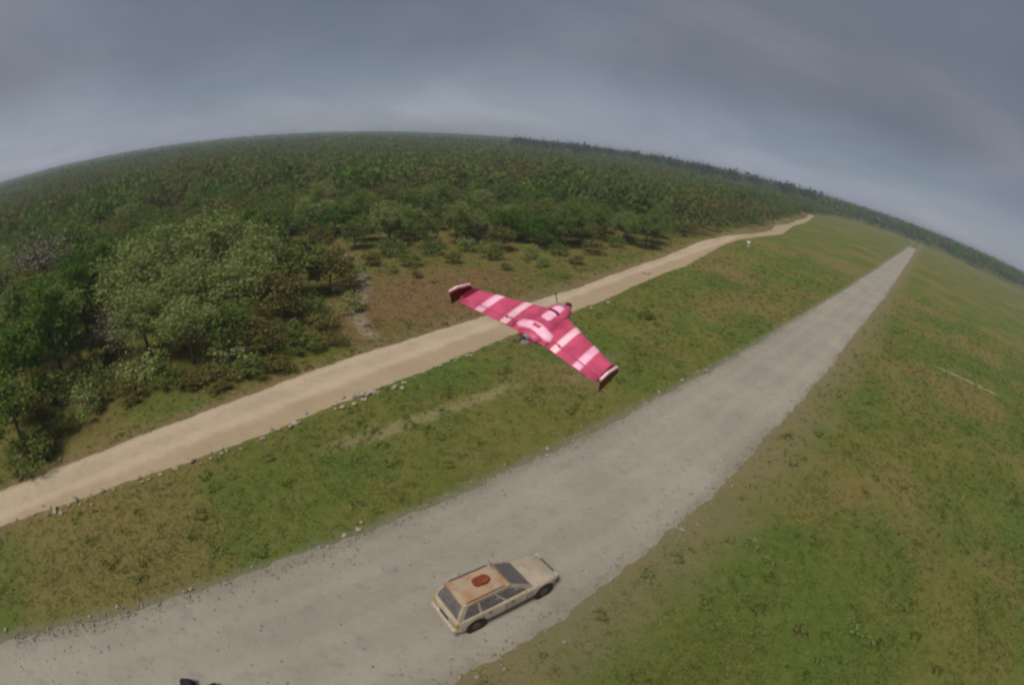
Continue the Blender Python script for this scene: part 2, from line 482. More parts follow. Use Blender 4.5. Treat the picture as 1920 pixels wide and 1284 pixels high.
def far_lat(x, y):
    """Signed distance from the dirt road's left edge, left positive; and the road's own half width there."""
    best = (1e9, 0)
    for i in range(len(FC) - 1):
        ax, ay = FC[i]; bx, by = FC[i + 1]
        L2 = (bx - ax) ** 2 + (by - ay) ** 2
        t = max(0, min(1, ((x - ax) * (bx - ax) + (y - ay) * (by - ay)) / L2))
        px, py = ax + t * (bx - ax), ay + t * (by - ay)
        d = math.hypot(x - px, y - py)
        if d < abs(best[0]):
            sg = 1 if (bx - ax) * (y - ay) - (by - ay) * (x - ax) > 0 else -1
            best = (sg * d, FWID[i] * (1 - t) + FWID[i + 1] * t)
    return best
def near_lat(x, y):
    return -(x - NEAR_P[0]) * NEAR_D[1] + (y - NEAR_P[1]) * NEAR_D[0]

# ------------------------------------------------------------------ stones
def stone_mesh(seed, mat):
    r = random.Random(seed)
    import bmesh
    bm = bmesh.new()
    bmesh.ops.create_icosphere(bm, subdivisions=2, radius=0.5)
    pl = [Vector((r.gauss(0, 1), r.gauss(0, 1), r.gauss(0, 1))).normalized() for _ in range(9)]
    for v in bm.verts:
        d = v.co.normalized(); s = 0.5
        for p in pl:
            k = d.dot(p)
            if k > 0.55: s = min(s, 0.5 * (0.62 + r.random() * 0.04) / k)
        v.co = d * s
        v.co.z *= 0.62
    me = bpy.data.meshes.new('stone'); bm.to_mesh(me); bm.free()
    me.materials.append(mat)
    return me
STONES = [stone_mesh(i, M_STONE) for i in range(5)]
STONES2 = [stone_mesh(10 + i, M_STONE2) for i in range(4)]

def edge_stones(parent, pts, n, jitter, smin, smax, pool, seed):
    r = random.Random(seed)
    P = [Vector(p) for p in pts]
    L = [(b - a).length for a, b in zip(P, P[1:])]
    for k in range(n):
        s = r.random() * sum(L)
        i = 0
        while s > L[i] and i < len(L) - 1: s -= L[i]; i += 1
        c = P[i].lerp(P[i + 1], s / L[i])
        d = (P[i + 1] - P[i]).normalized()
        off = r.gauss(0, jitter)
        z = smin + (smax - smin) * r.random() ** 2.2
        o = obj('edge_stone', r.choice(pool), parent, (c.x - d.y * off, c.y + d.x * off, 0.02 + z * 0.16))
        o.scale = (z * r.uniform(.8, 1.4), z, z * r.uniform(.7, 1.1))
        o.rotation_euler = (r.uniform(-.3, .3), r.uniform(-.3, .3), r.uniform(0, 6.3))
edge_stones(dirt_road, [(a[0] + 0.12, a[1] - 0.12) for a in FAR_R[1:6]], 170, 0.30, 0.10, 0.46, STONES + STONES2[:2], 3)
nl = [(c[0] - NEAR_D[1] * 4.05, c[1] + NEAR_D[0] * 4.05) for c in NC_[1:7]]
edge_stones(gravel_road, nl, 90, 0.2, 0.08, 0.26, STONES, 4)
nr = [(c[0] + NEAR_D[1] * 4.2, c[1] - NEAR_D[0] * 4.2) for c in NC_[2:6]]
edge_stones(gravel_road, nr, 55, 0.35, 0.08, 0.24, STONES2, 5)

def build_pebbles():
    r = np.random.default_rng(12)
    n = 9000
    al = -16 + 75 * r.random(n) ** 1.3
    la = np.where(r.random(n) < 0.45, np.sign(r.normal(size=n)) * (4.1 - np.abs(r.normal(size=n)) * 0.5), r.uniform(-4.6, 4.3, n))
    x = NEAR_P[0] + NEAR_D[0] * al - NEAR_D[1] * la; y = NEAR_P[1] + NEAR_D[1] * al + NEAR_D[0] * la
    z = np.where(np.abs(la) < 3.8, 0.062, 0.01)
    sz = 0.018 + 0.045 * r.random(n) ** 3
    o = np.array([(1, 0, 0), (-1, 0, 0), (0, 1, 0), (0, -1, 0), (0, 0, .7), (0, 0, -.7)], float)
    V = (o[None] * (1 + 0.35 * r.normal(size=(n, 6, 1))) * sz[:, None, None])
    V += np.stack([x, y, z + sz * .3], 1)[:, None]
    F = np.array([(0, 2, 4), (2, 1, 4), (1, 3, 4), (3, 0, 4), (2, 0, 5), (1, 2, 5), (3, 1, 5), (0, 3, 5)])
    F = (F[None] + 6 * np.arange(n)[:, None, None]).reshape(-1, 3)
    me = mesh('loose_gravel', V.reshape(-1, 3), F, [M_STONE2, M_STONE])
    me.polygons.foreach_set('material_index', np.repeat((r.random(n) < .35).astype(np.int32), 8))
    tag(obj('loose_gravel', me), 'loose pebbles scattered over the grey gravel road and its edges', 'gravel', kind='stuff')
build_pebbles()

# ------------------------------------------------------------------ plants
def leaf_cloud(n_clump, per, rx, rz, zc, clump_r, leaf, seed, hollow=0.55, droop=0.0, lobes=0.25):
    """Leaf-sized diamond faces gathered in clumps through an uneven crown."""
    r = np.random.default_rng(seed)
    d = r.normal(size=(n_clump, 3)); d /= np.linalg.norm(d, axis=1)[:, None]
    d[:, 2] = np.where(d[:, 2] < -0.45, -d[:, 2] * 0.5, d[:, 2])
    rad = hollow + (1 - hollow) * r.random(n_clump) ** 0.6
    ang = np.arctan2(d[:, 1], d[:, 0])
    rad *= 1 + lobes * np.sin(ang * 2 + r.uniform(0, 6)) * 0.6 + lobes * np.sin(ang * 3 + r.uniform(0, 6)) * 0.5
    c = d * rad[:, None] * np.array([rx, rx, rz]) + np.array([0, 0, zc])
    cs = clump_r * r.uniform(0.6, 1.35, n_clump)
    cen = np.repeat(c, per, 0) + r.normal(size=(n_clump * per, 3)) * np.repeat(cs, per)[:, None] * np.array([.62, .62, .45])
    n = len(cen)
    a = r.normal(size=(n, 3)); a[:, 2] *= 0.6; a /= np.linalg.norm(a, axis=1)[:, None]
    b = r.normal(size=(n, 3)); b -= (b * a).sum(1)[:, None] * a; b /= np.linalg.norm(b, axis=1)[:, None]
    L = leaf * r.uniform(0.5, 1.6, n)[:, None]
    q = np.stack([cen - a * L, cen - b * L * 0.55, cen + a * L, cen + b * L * 0.55], 1).reshape(-1, 3)
    f = np.arange(n * 4).reshape(-1, 4)
    return q, f

def tube(path, radii, nseg=6):
    v, f = [], []
    for i, (p, r) in enumerate(zip(path, radii)):
        p = Vector(p)
        q = Vector(path[min(i + 1, len(path) - 1)]) - Vector(path[max(i - 1, 0)])
        q = q.normalized()
        a = q.orthogonal().normalized(); b = q.cross(a)
        for k in range(nseg):
            t = 2 * math.pi * k / nseg
            v.append(p + a * (r * math.cos(t)) + b * (r * math.sin(t)))
    for i in range(len(path) - 1):
        for k in range(nseg):
            k2 = (k + 1) % nseg
            f.append((i * nseg + k, i * nseg + k2, (i + 1) * nseg + k2, (i + 1) * nseg + k))
    f.append(tuple(range(nseg - 1, -1, -1)))
    f.append(tuple(range((len(path) - 1) * nseg, len(path) * nseg)))
    return v, f

def join(parts):
    V, F = [], []
    for v, f in parts:
        o = len(V); V += list(v); F += [tuple(i + o for i in q) for q in f]
    return V, F

def trunk_parts(H, rx, r0, seed, nl=6, twig=False):
    r = random.Random(seed)
    lean = Vector((r.uniform(-.08, .08), r.uniform(-.08, .08), 1))
    path = [Vector((0, 0, -0.2))] + [lean * (H * t) + Vector((r.uniform(-.06, .06), r.uniform(-.06, .06), 0)) * H * .4 * t for t in (0.1, 0.3, 0.5, 0.7)]
    parts = [tube(path, [r0 * 1.3, r0, r0 * .8, r0 * .55, r0 * .2], 7)]
    for i in range(nl):
        t = r.uniform(0.28, 0.62); a = 6.283 * (i + r.random() * .6) / nl
        s = lean * (H * t)
        e = s + Vector((math.cos(a) * rx * .75, math.sin(a) * rx * .75, H * r.uniform(.14, .32)))
        m = s.lerp(e, .5) + Vector((0, 0, -0.04 * H))
        parts.append(tube([s, m, e], [r0 * .45, r0 * .3, r0 * .1], 5))
        if twig:
            for _ in range(4):
                e2 = m.lerp(e, r.random()) + Vector((r.uniform(-1, 1), r.uniform(-1, 1), r.uniform(.3, 1.2))) * H * .13
                parts.append(tube([m.lerp(e, .4), e2], [r0 * .18, r0 * .05], 4))
    return join(parts)

PROTO = {}
def tree_proto(key, H, rx, mat, seed, n_clump, per, leaf, rz=None, zc=None, clump=None, twig=False, nl=6):
    rz = rz or H * 0.47
    zc = zc or H * 0.50
    cv, cf = leaf_cloud(n_clump, per, rx, rz, zc, clump or rx * .27, leaf, seed)
    tv, tf = trunk_parts(H, rx, H * 0.020 + 0.03, seed, nl, twig)
    me = mesh('crown_' + key, cv, cf, LEAF[mat])
    rt = np.random.default_rng(seed + 900)
    tint = np.repeat(np.repeat(rt.random(n_clump), per) * 0.45 + rt.random(n_clump * per) * 0.2, 4)
    at = me.attributes.new('tint', 'FLOAT', 'POINT'); at.data.foreach_set('value', tint.astype(np.float32))
    PROTO[key] = (me, mesh('trunk_' + key, tv, tf, M_BARK, True), H)
# near trees: many small leaves
tree_proto('olive_a', 7.5, 3.1, 'olive', 1, 60, 105, 0.125)
tree_proto('olive_b', 7.0, 2.7, 'olive', 2, 52, 105, 0.125)
tree_proto('dark_a', 8.0, 2.3, 'dark', 3, 64, 80, 0.14, rz=4.0, zc=3.9)
tree_proto('mid_a', 7.5, 2.9, 'mid', 4, 56, 72, 0.16)
tree_proto('mid_b', 7.0, 2.5, 'mid', 5, 50, 72, 0.16)
tree_proto('grey_a', 7.5, 3.0, 'grey', 6, 44, 42, 0.13, twig=True, nl=9)
tree_proto('brown_a', 6.0, 2.5, 'brown', 7, 46, 60, 0.15)
tree_proto('dark_b', 7.0, 2.6, 'dark', 8, 54, 90, 0.14)
tree_proto('olive_c', 6.5, 2.9, 'olive', 9, 50, 105, 0.125)
# shrubs
tree_proto('shrub_a', 1.6, 1.1, 'mid', 11, 26, 34, 0.085, rz=0.75, zc=0.72)
tree_proto('shrub_b', 1.4, 1.0, 'brown', 12, 24, 32, 0.085, rz=0.65, zc=0.62)
tree_proto('shrub_c', 1.5, 1.1, 'olive', 13, 26, 34, 0.085, rz=0.7, zc=0.68)

def plant(key, x, y, H, label, cat='tree', name='broadleaf_tree', group=None, wide=1.0, rz=None):
    cm, tm, H0 = PROTO[key]
    s = H / H0
    t = thing(name, label, cat, (x, y, 0), random.uniform(0, 6.28) if rz is None else rz, group)
    t.scale = (s * wide, s * wide, s)
    obj('trunk' if cat == 'tree' else 'stem', tm, t)
    obj('crown' if cat == 'tree' else 'foliage', cm, t)
    return t

# the thicket on the left, tree by tree: azimuth, distance, height, kind, label
THICKET = [
    (-35.5, 50, 8.7, 'olive_a', 'tallest pale olive tree in the thicket, its crown standing above the others'),
    (-42.0, 48, 7.9, 'olive_b', 'pale olive tree at the back of the thicket, left of the tallest one'),
    (-46.8, 45, 7.6, 'olive_c', 'pale olive tree at the left end of the thicket against a dark green tree'),
    (-31.0, 47, 6.9, 'olive_b', 'pale olive tree at the back of the thicket, right of the tallest one'),
    (-26.5, 45, 5.9, 'mid_b', 'lower green tree at the right back corner of the thicket'),
    (-22.6, 46, 4.9, 'brown_a', 'small brownish tree at the right end of the thicket beside the worn gully'),
    (-40.0, 40, 6.6, 'olive_a', 'broad pale olive tree in the middle of the thicket'),
    (-34.0, 40, 6.3, 'olive_c', 'pale olive tree in the middle right of the thicket'),
    (-28.6, 39, 5.0, 'brown_a', 'low brown-olive tree at the right side of the thicket'),
    (-46.0, 37, 5.8, 'olive_b', 'leafy olive tree at the left front of the thicket'),
    (-40.6, 34, 4.9, 'olive_c', 'front olive tree of the thicket standing just behind the roadside shrubs'),
    (-35.0, 34, 4.4, 'mid_b', 'front green tree in the middle of the thicket'),
    (-50.3, 50, 8.0, 'dark_b', 'dark green tree directly left of the pale olive thicket'),
    (-53.5, 47, 7.4, 'dark_a', 'dark green tree behind the darkest tree at the left edge'),
    (-58.0, 38, 7.6, 'dark_a', 'darkest tall green tree near the left edge of the view'),
    (-62.0, 44, 7.0, 'mid_a', 'green tree half cut off by the left edge of the view'),
    (-64.5, 36, 6.2, 'dark_b', 'dark tree at the left edge close to the dirt road'),
    (-66.5, 31, 5.2, 'mid_b', 'lowest green tree at the left edge close to the dirt road'),
    (-57.5, 62, 9.0, 'grey_a', 'leafless grey-brown tree at the far left among green trees'),
    (-53.0, 64, 8.2, 'mid_a', 'mid green tree right of the leafless grey-brown tree'),
    (-50.0, 38, 4.4, 'grey_a', 'small leafless grey tree at the foot of the darkest green tree'),
    (-31.0, 33, 3.4, 'brown_a', 'small brown tree at the front right of the thicket'),
]
TREES_AT = []
for az, rho, H, key, lab in THICKET:
    x, y = polar(az, rho)
    plant(key, x, y, H, lab, wide=1.12)
    TREES_AT.append((x, y, H))

# shrubs in the scrub between dirt road and thicket
SHR = [(-59.5, 35, 2.2, 'a'), (-62.5, 34, 2.0, 'b'), (-54.8, 36, 2.3, 'a'), (-66.5, 28.2, 2.0, 'a'), (-51.5, 40, 2.2, 'b'), (-44.0, 31.5, 1.7, 'a'), (-38.0, 29.8, 1.5, 'b'), (-47.5, 33, 2.0, 'c'), (-33.5, 30.5, 1.6, 'a'), (-29.5, 30.5, 1.4, 'b'), (-26.0, 33.5, 1.7, 'a'),
       (-23.8, 37.0, 1.6, 'b'), (-53.0, 33, 1.8, 'a'), (-56.5, 31.5, 1.7, 'c'), (-60.0, 30.5, 1.6, 'a'), (-22.0, 34.0, 1.1, 'b'), (-25.0, 39.5, 2.0, 'a'),
       (-20.3, 41.0, 1.5, 'c'), (-36.0, 32.0, 1.9, 'c'), (-42.0, 30.5, 1.3, 'b'), (-64.0, 28.5, 1.5, 'b'), (-50.0, 31.0, 1.4, 'b'), (-28.0, 35.5, 1.9, 'a'),
       (-13.0, 55.0, 1.8, 'a'), (-8.0, 57.0, 1.6, 'b'), (-3.5, 60.0, 1.9, 'a'), (1.0, 62.5, 1.7, 'c'), (4.5, 66.0, 1.8, 'a'), (-17.5, 55.5, 1.9, 'b'),
       (-10.5, 60.5, 2.2, 'a'), (-6.0, 63.0, 2.1, 'c'), (8.5, 70.0, 2.0, 'b'), (-12.0, 50.5, 0.9, 'b'), (-1.5, 55.5, 1.0, 'b'), (2.5, 59.0, 1.2, 'c'), (-15.5, 52.5, 1.2, 'c'), (6.5, 62.0, 1.3, 'b'), (-15.0, 60.0, 2.3, 'a'), (-20.0, 50.0, 2.0, 'c'), (11.0, 77.0, 2.0, 'a')]
ORD = ['first', 'second', 'third', 'fourth', 'fifth', 'sixth', 'seventh', 'eighth', 'ninth', 'tenth', 'eleventh', 'twelfth']
COLW = {'a': 'green', 'b': 'brownish', 'c': 'pale olive'}
cnt = {}
for az, rho, H, k in sorted(SHR):
    left = az < -20
    i = cnt.get((left, k), 0); cnt[(left, k)] = i + 1
    if left:
        lab, gr = '%s %s shrub from the left in the scrub between dirt road and thicket' % (ORD[i], COLW[k]), 'shrubs between the dirt road and the thicket'
    else:
        lab, gr = '%s %s shrub from the left along the wood edge behind the red clay clearing' % (ORD[i], COLW[k]), 'shrubs behind the clay clearing'
    x, y = polar(az, rho)
    plant('shrub_' + k, x, y, H, lab, 'shrub', 'shrub', gr, wide=random.uniform(.95, 1.35))
    TREES_AT.append((x, y, 1.2))

# woodland: positions over the plain, nearest ones as single trees, the rest as one wood
def wood_margin(rho):
    return 6.0 if rho < 75 else 4.0
def is_wood(x, y):
    rho = math.hypot(x, y); az = math.degrees(math.atan2(x, y))
    if az < 33.5 and rho < 420:
        d, hw = far_lat(x, y)
        lat = d - hw
        if d < 0: return False
        if az > -20 and rho < 62: return False
        if lat < wood_margin(rho): return False
        return True
    edge = np.interp(az, [-180, 33, 36, 40, 45.6, 51, 60, 75, 100, 180], [60, 350, 430, 500, 493, 463, 480, 500, 520, 520])
    return rho > edge
pts = []
def scatter(r0, r1, az0, az1, spacing, seed):
    r = np.random.default_rng(seed)
    area = 0.5 * (r1 ** 2 - r0 ** 2) * R(az1 - az0)
    n = int(area / spacing ** 2)
    rho = np.sqrt(r.uniform(r0 ** 2, r1 ** 2, n)); az = r.uniform(az0, az1, n)
    return [(rh * math.sin(R(a)), rh * math.cos(R(a))) for rh, a in zip(rho, az)]
cell = {}
def free(x, y, d):
    i, j = int(x // 5), int(y // 5)
    k = int(d // 5) + 1
    for a in range(i - k, i + k + 1):
        for b in range(j - k, j + k + 1):
            for (u, v) in cell.get((a, b), ()):
                if (u - x) ** 2 + (v - y) ** 2 < d * d: return False
    return True
for x, y, H in TREES_AT: cell.setdefault((int(x // 5), int(y // 5)), []).append((x, y))
near_pts = []
for x, y in scatter(44, 175, -76, 36, 2.0, 50):
    if not is_wood(x, y): continue
    rho = math.hypot(x, y)
    if rho < 60 and math.degrees(math.atan2(x, y)) > -49: continue
    d = 2.9 + rho * 0.006
    if free(x, y, d):
        cell.setdefault((int(x // 5), int(y // 5)), []).append((x, y)); near_pts.append((x, y))
near_pts.sort(key=lambda p: math.hypot(*p))
KIND = [('mid_a', 'green'), ('mid_b', 'green'), ('dark_b', 'dark green'), ('brown_a', 'brownish'), ('olive_b', 'olive'), ('mid_a', 'green'), ('brown_a', 'brownish'), ('mid_b', 'green')]
def height_at(x, y, r):
    rho = math.hypot(x, y)
    return r.uniform(3.6, 6.2) if rho < 110 else r.uniform(4.8, 7.8)
rr = random.Random(5)
single = near_pts[:235]
for x, y in single:
    key, word = rr.choice(KIND)
    az = math.degrees(math.atan2(x, y))
    side = 'far left wood' if az < -45 else ('wood behind the thicket' if az < -20 else 'wood behind the red clay clearing' if az < 8 else 'wood beside the distant dirt road')
    plant(key, x, y, height_at(x, y, rr), 'low %s broadleaf tree in the %s' % (word, side), group='%s trees in the %s' % (word, side), wide=rr.uniform(1.0, 1.25))
rest = near_pts[235:]

def wood(name, positions, clouds, hfun, mats, seed, label):
    r = np.random.default_rng(seed)
    buckets = {}
    for (x, y) in positions:
        ci = int(r.integers(len(clouds)))
        m = int(r.choice(len(mats), p=[w for _, w in mats]))
        q, _ = clouds[ci]
        h, w = hfun(x, y, r)
        a = r.uniform(0, 6.28); c, s = math.cos(a), math.sin(a)
        v = q * np.array([w, w, h])
        v = np.stack([v[:, 0] * c - v[:, 1] * s + x, v[:, 0] * s + v[:, 1] * c + y, v[:, 2]], 1)
        buckets.setdefault(m, []).append((v, np.full(len(v), r.random())))
    V = np.concatenate([v for m in sorted(buckets) for v, _ in buckets[m]])
    T = np.concatenate([t for m in sorted(buckets) for _, t in buckets[m]])
    MI = np.concatenate([np.full(len(v) // 4, m) for m in sorted(buckets) for v, _ in buckets[m]])
    me = mesh(name, V, np.arange(len(V)).reshape(-1, 4), [LEAF[k] for k, _ in mats])
    me.polygons.foreach_set('material_index', MI.astype(np.int32))
    at = me.attributes.new('tint', 'FLOAT', 'POINT'); at.data.foreach_set('value', T.astype(np.float32))
    return tag(obj(name, me), label, 'woodland', kind='stuff')
# unit crowns (height 1, radius 1)
UM = [leaf_cloud(24, 11, 0.95, 0.47, 0.50, 0.24, 0.085, 100 + i, 0.5) for i in range(5)]
UF = [leaf_cloud(12, 5, 0.95, 0.46, 0.52, 0.26, 0.17, 120 + i, 0.5) for i in range(5)]
UP_ = [leaf_cloud(16, 7, 0.85, 0.46, 0.54, 0.22, 0.10, 140 + i, 0.4) for i in range(4)]
MIX = [('mid', .42), ('dark', .14), ('brown', .20), ('far', .24)]
mid_pts = list(rest)
for x, y in scatter(175, 420, -78, 62, 5.2, 51):
    if is_wood(x, y): mid_pts.append((x, y))
wood('near_wood', mid_pts, UM, lambda x, y, r: (lambda h: (h, h * r.uniform(.52, .72)))(r.choice([1, 1, 1, 1.3]) * r.uniform(4.2, 7.0)), MIX, 60, 'unbroken green wood stretching away behind the single trees')
far_pts = [(x, y) for x, y in scatter(420, 900, -80, 80, 10.5, 52) if is_wood(x, y)] + [(x, y) for x, y in scatter(900, 2300, -82, 82, 22, 53)]
def far_h(x, y, r):
    rho = math.hypot(x, y)
    az = math.degrees(math.atan2(x, y))
    h = r.uniform(7, 11) if rho < 900 else r.uniform(10, 14.5)
    if az > 33 and rho < 700: h = r.uniform(9, 14)
    return h, h * r.uniform(.5, .75) * (1.0 if rho < 900 else 1.5)
wood('far_wood', far_pts, UF, far_h, [('far', .55), ('dark', .30), ('mid', .15)], 61, 'distant dark forest closing the plain along the horizon')
# taller conifers along the skyline right of centre
sky_pts = []
rs = random.Random(9)
for i in range(260):
    az = rs.uniform(-2, 33); rho = rs.uniform(430, 620)
    sky_pts.append(polar(az, rho))
wood('skyline_wood', sky_pts, UP_, lambda x, y, r: (lambda h: (h, h * r.uniform(.32, .45)))(r.uniform(12.0, 17.0)), [('pine', 1.0)], 62, 'taller dark trees rising along the skyline right of centre')

# ------------------------------------------------------------------ grass
def build_grass():
    r = np.random.default_rng(77)
    n = 170000
    rho = 5.5 + 120 * r.random(n) ** 1.5
    az = r.uniform(-82, 84, n)
    x = rho * np.sin(np.radians(az)); y = rho * np.cos(np.radians(az))
    near = -(x - NEAR_P[0]) * NEAR_D[1] + (y - NEAR_P[1]) * NEAR_D[0]
    far = -(x - FAR_P[0]) * FAR_D[1] + (y - FAR_P[1]) * FAR_D[0]
    ok = (np.abs(near) > 4.25 + r.random(n) ** 3 * 0.5) & (np.abs(far) > 1.2)
    for i in np.where(ok & (np.abs(far) < 6))[0]:
        d_, hw_ = far_lat(x[i], y[i])
        if abs(d_) < hw_ + 0.12 + 0.4 * r.random() ** 2: ok[i] = False
    # thinner on the right-hand dusty verge
    ok &= ~((near < 0) & (near > -7.5) & (r.random(n) < 0.6))
    ok &= ~((far > 5.5) & (r.random(n) < 0.5))
    ok &= r.random(n) < np.clip((125 - rho) / 60, 0, 1)
    for (ax, ay), (bx, by), hw, keep in (((51.5, 39.6), (59.0, 33.3), 0.6, 0.25), ((-8.5, 19.4), (0.4, 28.2), 0.6, 0.6)):
        L = math.hypot(bx - ax, by - ay); ux, uy = (bx - ax) / L, (by - ay) / L
        al = (x - ax) * ux + (y - ay) * uy; la = np.abs(-(x - ax) * uy + (y - ay) * ux)
        ok &= ~((al > 0) & (al < L) & (la < hw) & (r.random(n) > keep))
    # patchiness
    pat = np.sin(x * .55 + 1.3 * np.sin(y * .31)) * np.sin(y * .47 + 1.1 * np.sin(x * .23))
    ok &= r.random(n) < 0.62 + 0.38 * pat
    x, y, rho = x[ok], y[ok], rho[ok]
    n = len(x)
    B = 4
    h = np.repeat((0.04 + 0.12 * r.random(n) ** 2.5) * (1 + rho / 90), B)
    cx = np.repeat(x, B) + r.normal(size=n * B) * 0.10; cy = np.repeat(y, B) + r.normal(size=n * B) * 0.10
    a = r.uniform(0, 6.283, n * B); w = 0.014 + 0.0009 * np.repeat(rho, B)
    tx, ty = np.cos(a), np.sin(a)
    lx, ly = r.normal(size=n * B) * h * .9, r.normal(size=n * B) * h * .9
    z0 = np.full(n * B, -0.01)
    V = np.stack([np.stack([cx - tx * w, cy - ty * w, z0], 1), np.stack([cx + tx * w, cy + ty * w, z0], 1), np.stack([cx + lx, cy + ly, h], 1)], 1).reshape(-1, 3)
    me = mesh('grass', V, np.arange(len(V)).reshape(-1, 3), M_GRASS)
    t = np.repeat(r.random(n), B * 3)
    at = me.attributes.new('tint', 'FLOAT', 'POINT'); at.data.foreach_set('value', t.astype(np.float32))
    tag(obj('grass', me), 'short patchy grass growing over the plain beside both roads', 'grass', kind='stuff')
build_grass()

def build_weeds():
    """Ankle-high weed clumps, dark green and straw, scattered through the grass."""
    r = np.random.default_rng(5)
    q, _ = leaf_cloud(7, 7, 0.30, 0.13, 0.12, 0.12, 0.07, 3, 0.3)
    Vs, Ts, Ms = [], [], []
    k = 0
    while k < 650:
        rho = 7 + 60 * r.random() ** .8; az = r.uniform(-70, 78)
        x, y = rho * math.sin(R(az)), rho * math.cos(R(az))
        dn = near_lat(x, y); df, hw = far_lat(x, y)
        if abs(dn) < 4.6 or abs(df) < hw + .5: continue
        if dn < 0 and r.random() < 0.45: continue
        s = r.uniform(.4, 1.2); a = r.uniform(0, 6.28); c, sn = math.cos(a), math.sin(a)
        v = q * s
        Vs.append(np.stack([v[:, 0] * c - v[:, 1] * sn + x, v[:, 0] * sn + v[:, 1] * c + y, v[:, 2]], 1)); Ts.append(np.full(len(v), r.random()))
        Ms.append(np.full(len(v) // 4, 0 if r.random() < .5 else (1 if r.random() < .5 else 2)))
        k += 1
    V = np.concatenate(Vs)
    me = mesh('weeds', V, np.arange(len(V)).reshape(-1, 4), [LEAF['mid'], LEAF['olive'], LEAF['brown']])
    me.polygons.foreach_set('material_index', np.concatenate(Ms).astype(np.int32))
    at = me.attributes.new('tint', 'FLOAT', 'POINT'); at.data.foreach_set('value', np.concatenate(Ts).astype(np.float32))
    tag(obj('weeds', me), 'small leafy weed clumps scattered through the grass', 'weeds', kind='stuff')
build_weeds()

# ------------------------------------------------------------------ the pink flying wing
def foam(name, c, rough=0.45):
    b = MB(name, rough, 0.35)
    v = b.objco
    k = b.mix(b.rng(b.noise(7.0, 4, 0.6, vec=v), 0.35, 0.7), tuple(x * 0.74 for x in c), tuple(min(0.95, x * 1.12) for x in c))
    k = b.mix(b.math('MULTIPLY', b.rng(b.noise(40.0, 3, 0.7, vec=v), 0.58, 0.8), 0.35), k, tuple(x * 0.6 for x in c))
    b.bump(b.noise(120.0, 3, 0.6, vec=v), 0.12, 0.002)
    return b.color(k)
M_PINK = foam('deep_pink_foam', (0.52, 0.072, 0.150))
M_PALE = foam('pale_pink_tape', (0.95, 0.45, 0.60))
M_SALM = foam('salmon_tape', (0.95, 0.52, 0.57))
M_MAROON = foam('maroon_tape', (0.13, 0.010, 0.022))
M_BLACK = foam('black_plastic', (0.02, 0.02, 0.022), 0.4)
M_GREYP = foam('grey_plastic', (0.28, 0.22, 0.24), 0.4)

SEMI = 0.56
def chord(s):                         # s: 0 centre .. 1 tip -> leading and trailing edge
    le = 0.205 - 0.235 * s ** 0.9
    te = -0.135 - 0.075 * s
    return le, te
def zmid(s): return 0.018 * s
def section(s, inflate=0.0, c0=0.0, c1=1.0, n=12):
    """Closed aerofoil loop at half-span fraction |s|, from chord fraction c0 to c1."""
    a = abs(s); le, te = chord(a); c = le - te
    th = (0.115 - 0.03 * a)
    def tk(u): return 5 * th * c * (0.2969 * math.sqrt(max(u, 0)) - 0.126 * u - 0.3516 * u * u + 0.2843 * u ** 3 - 0.1015 * u ** 4) + 0.0012
    up, lo = [], []
    for i in range(n + 1):
        u = c0 + (c1 - c0) * (1 - math.cos(math.pi * i / n)) / 2
        t = tk(u)
        yy = le - u * c
        up.append(Vector((s * SEMI, yy, zmid(a) + t * 1.15 + inflate)))
        lo.append(Vector((s * SEMI, yy, zmid(a) - t * 0.8 - inflate)))
    if inflate and c0 == 0.0: up[0].y += inflate; lo[0].y += inflate
    return up + lo[::-1]
def loft(secs, closed_ends=True):
    n = len(secs[0]); v = [p for s in secs for p in s]; f = []
    for i in range(len(secs) - 1):
        for k in range(n):
            k2 = (k + 1) % n
            f.append((i * n + k, i * n + k2, (i + 1) * n + k2, (i + 1) * n + k))
    f.append(tuple(range(n - 1, -1, -1))); f.append(tuple(range((len(secs) - 1) * n, len(secs) * n)))
    return v, f
def part(name, vf, mat, parent, smooth=False, label=None):
    me = mesh(name, vf[0], vf[1], mat)
    import bmesh
    bm = bmesh.new(); bm.from_mesh(me); bmesh.ops.recalc_face_normals(bm, faces=bm.faces); bm.to_mesh(me); bm.free()
    if smooth:
        me.polygons.foreach_set('use_smooth', [len(p.vertices) <= 4 for p in me.polygons])
    o = obj(name, me, parent)
    if label: o['label'] = label
    return o
def lin(a, b, n): return [a + (b - a) * i / (n - 1) for i in range(n)]

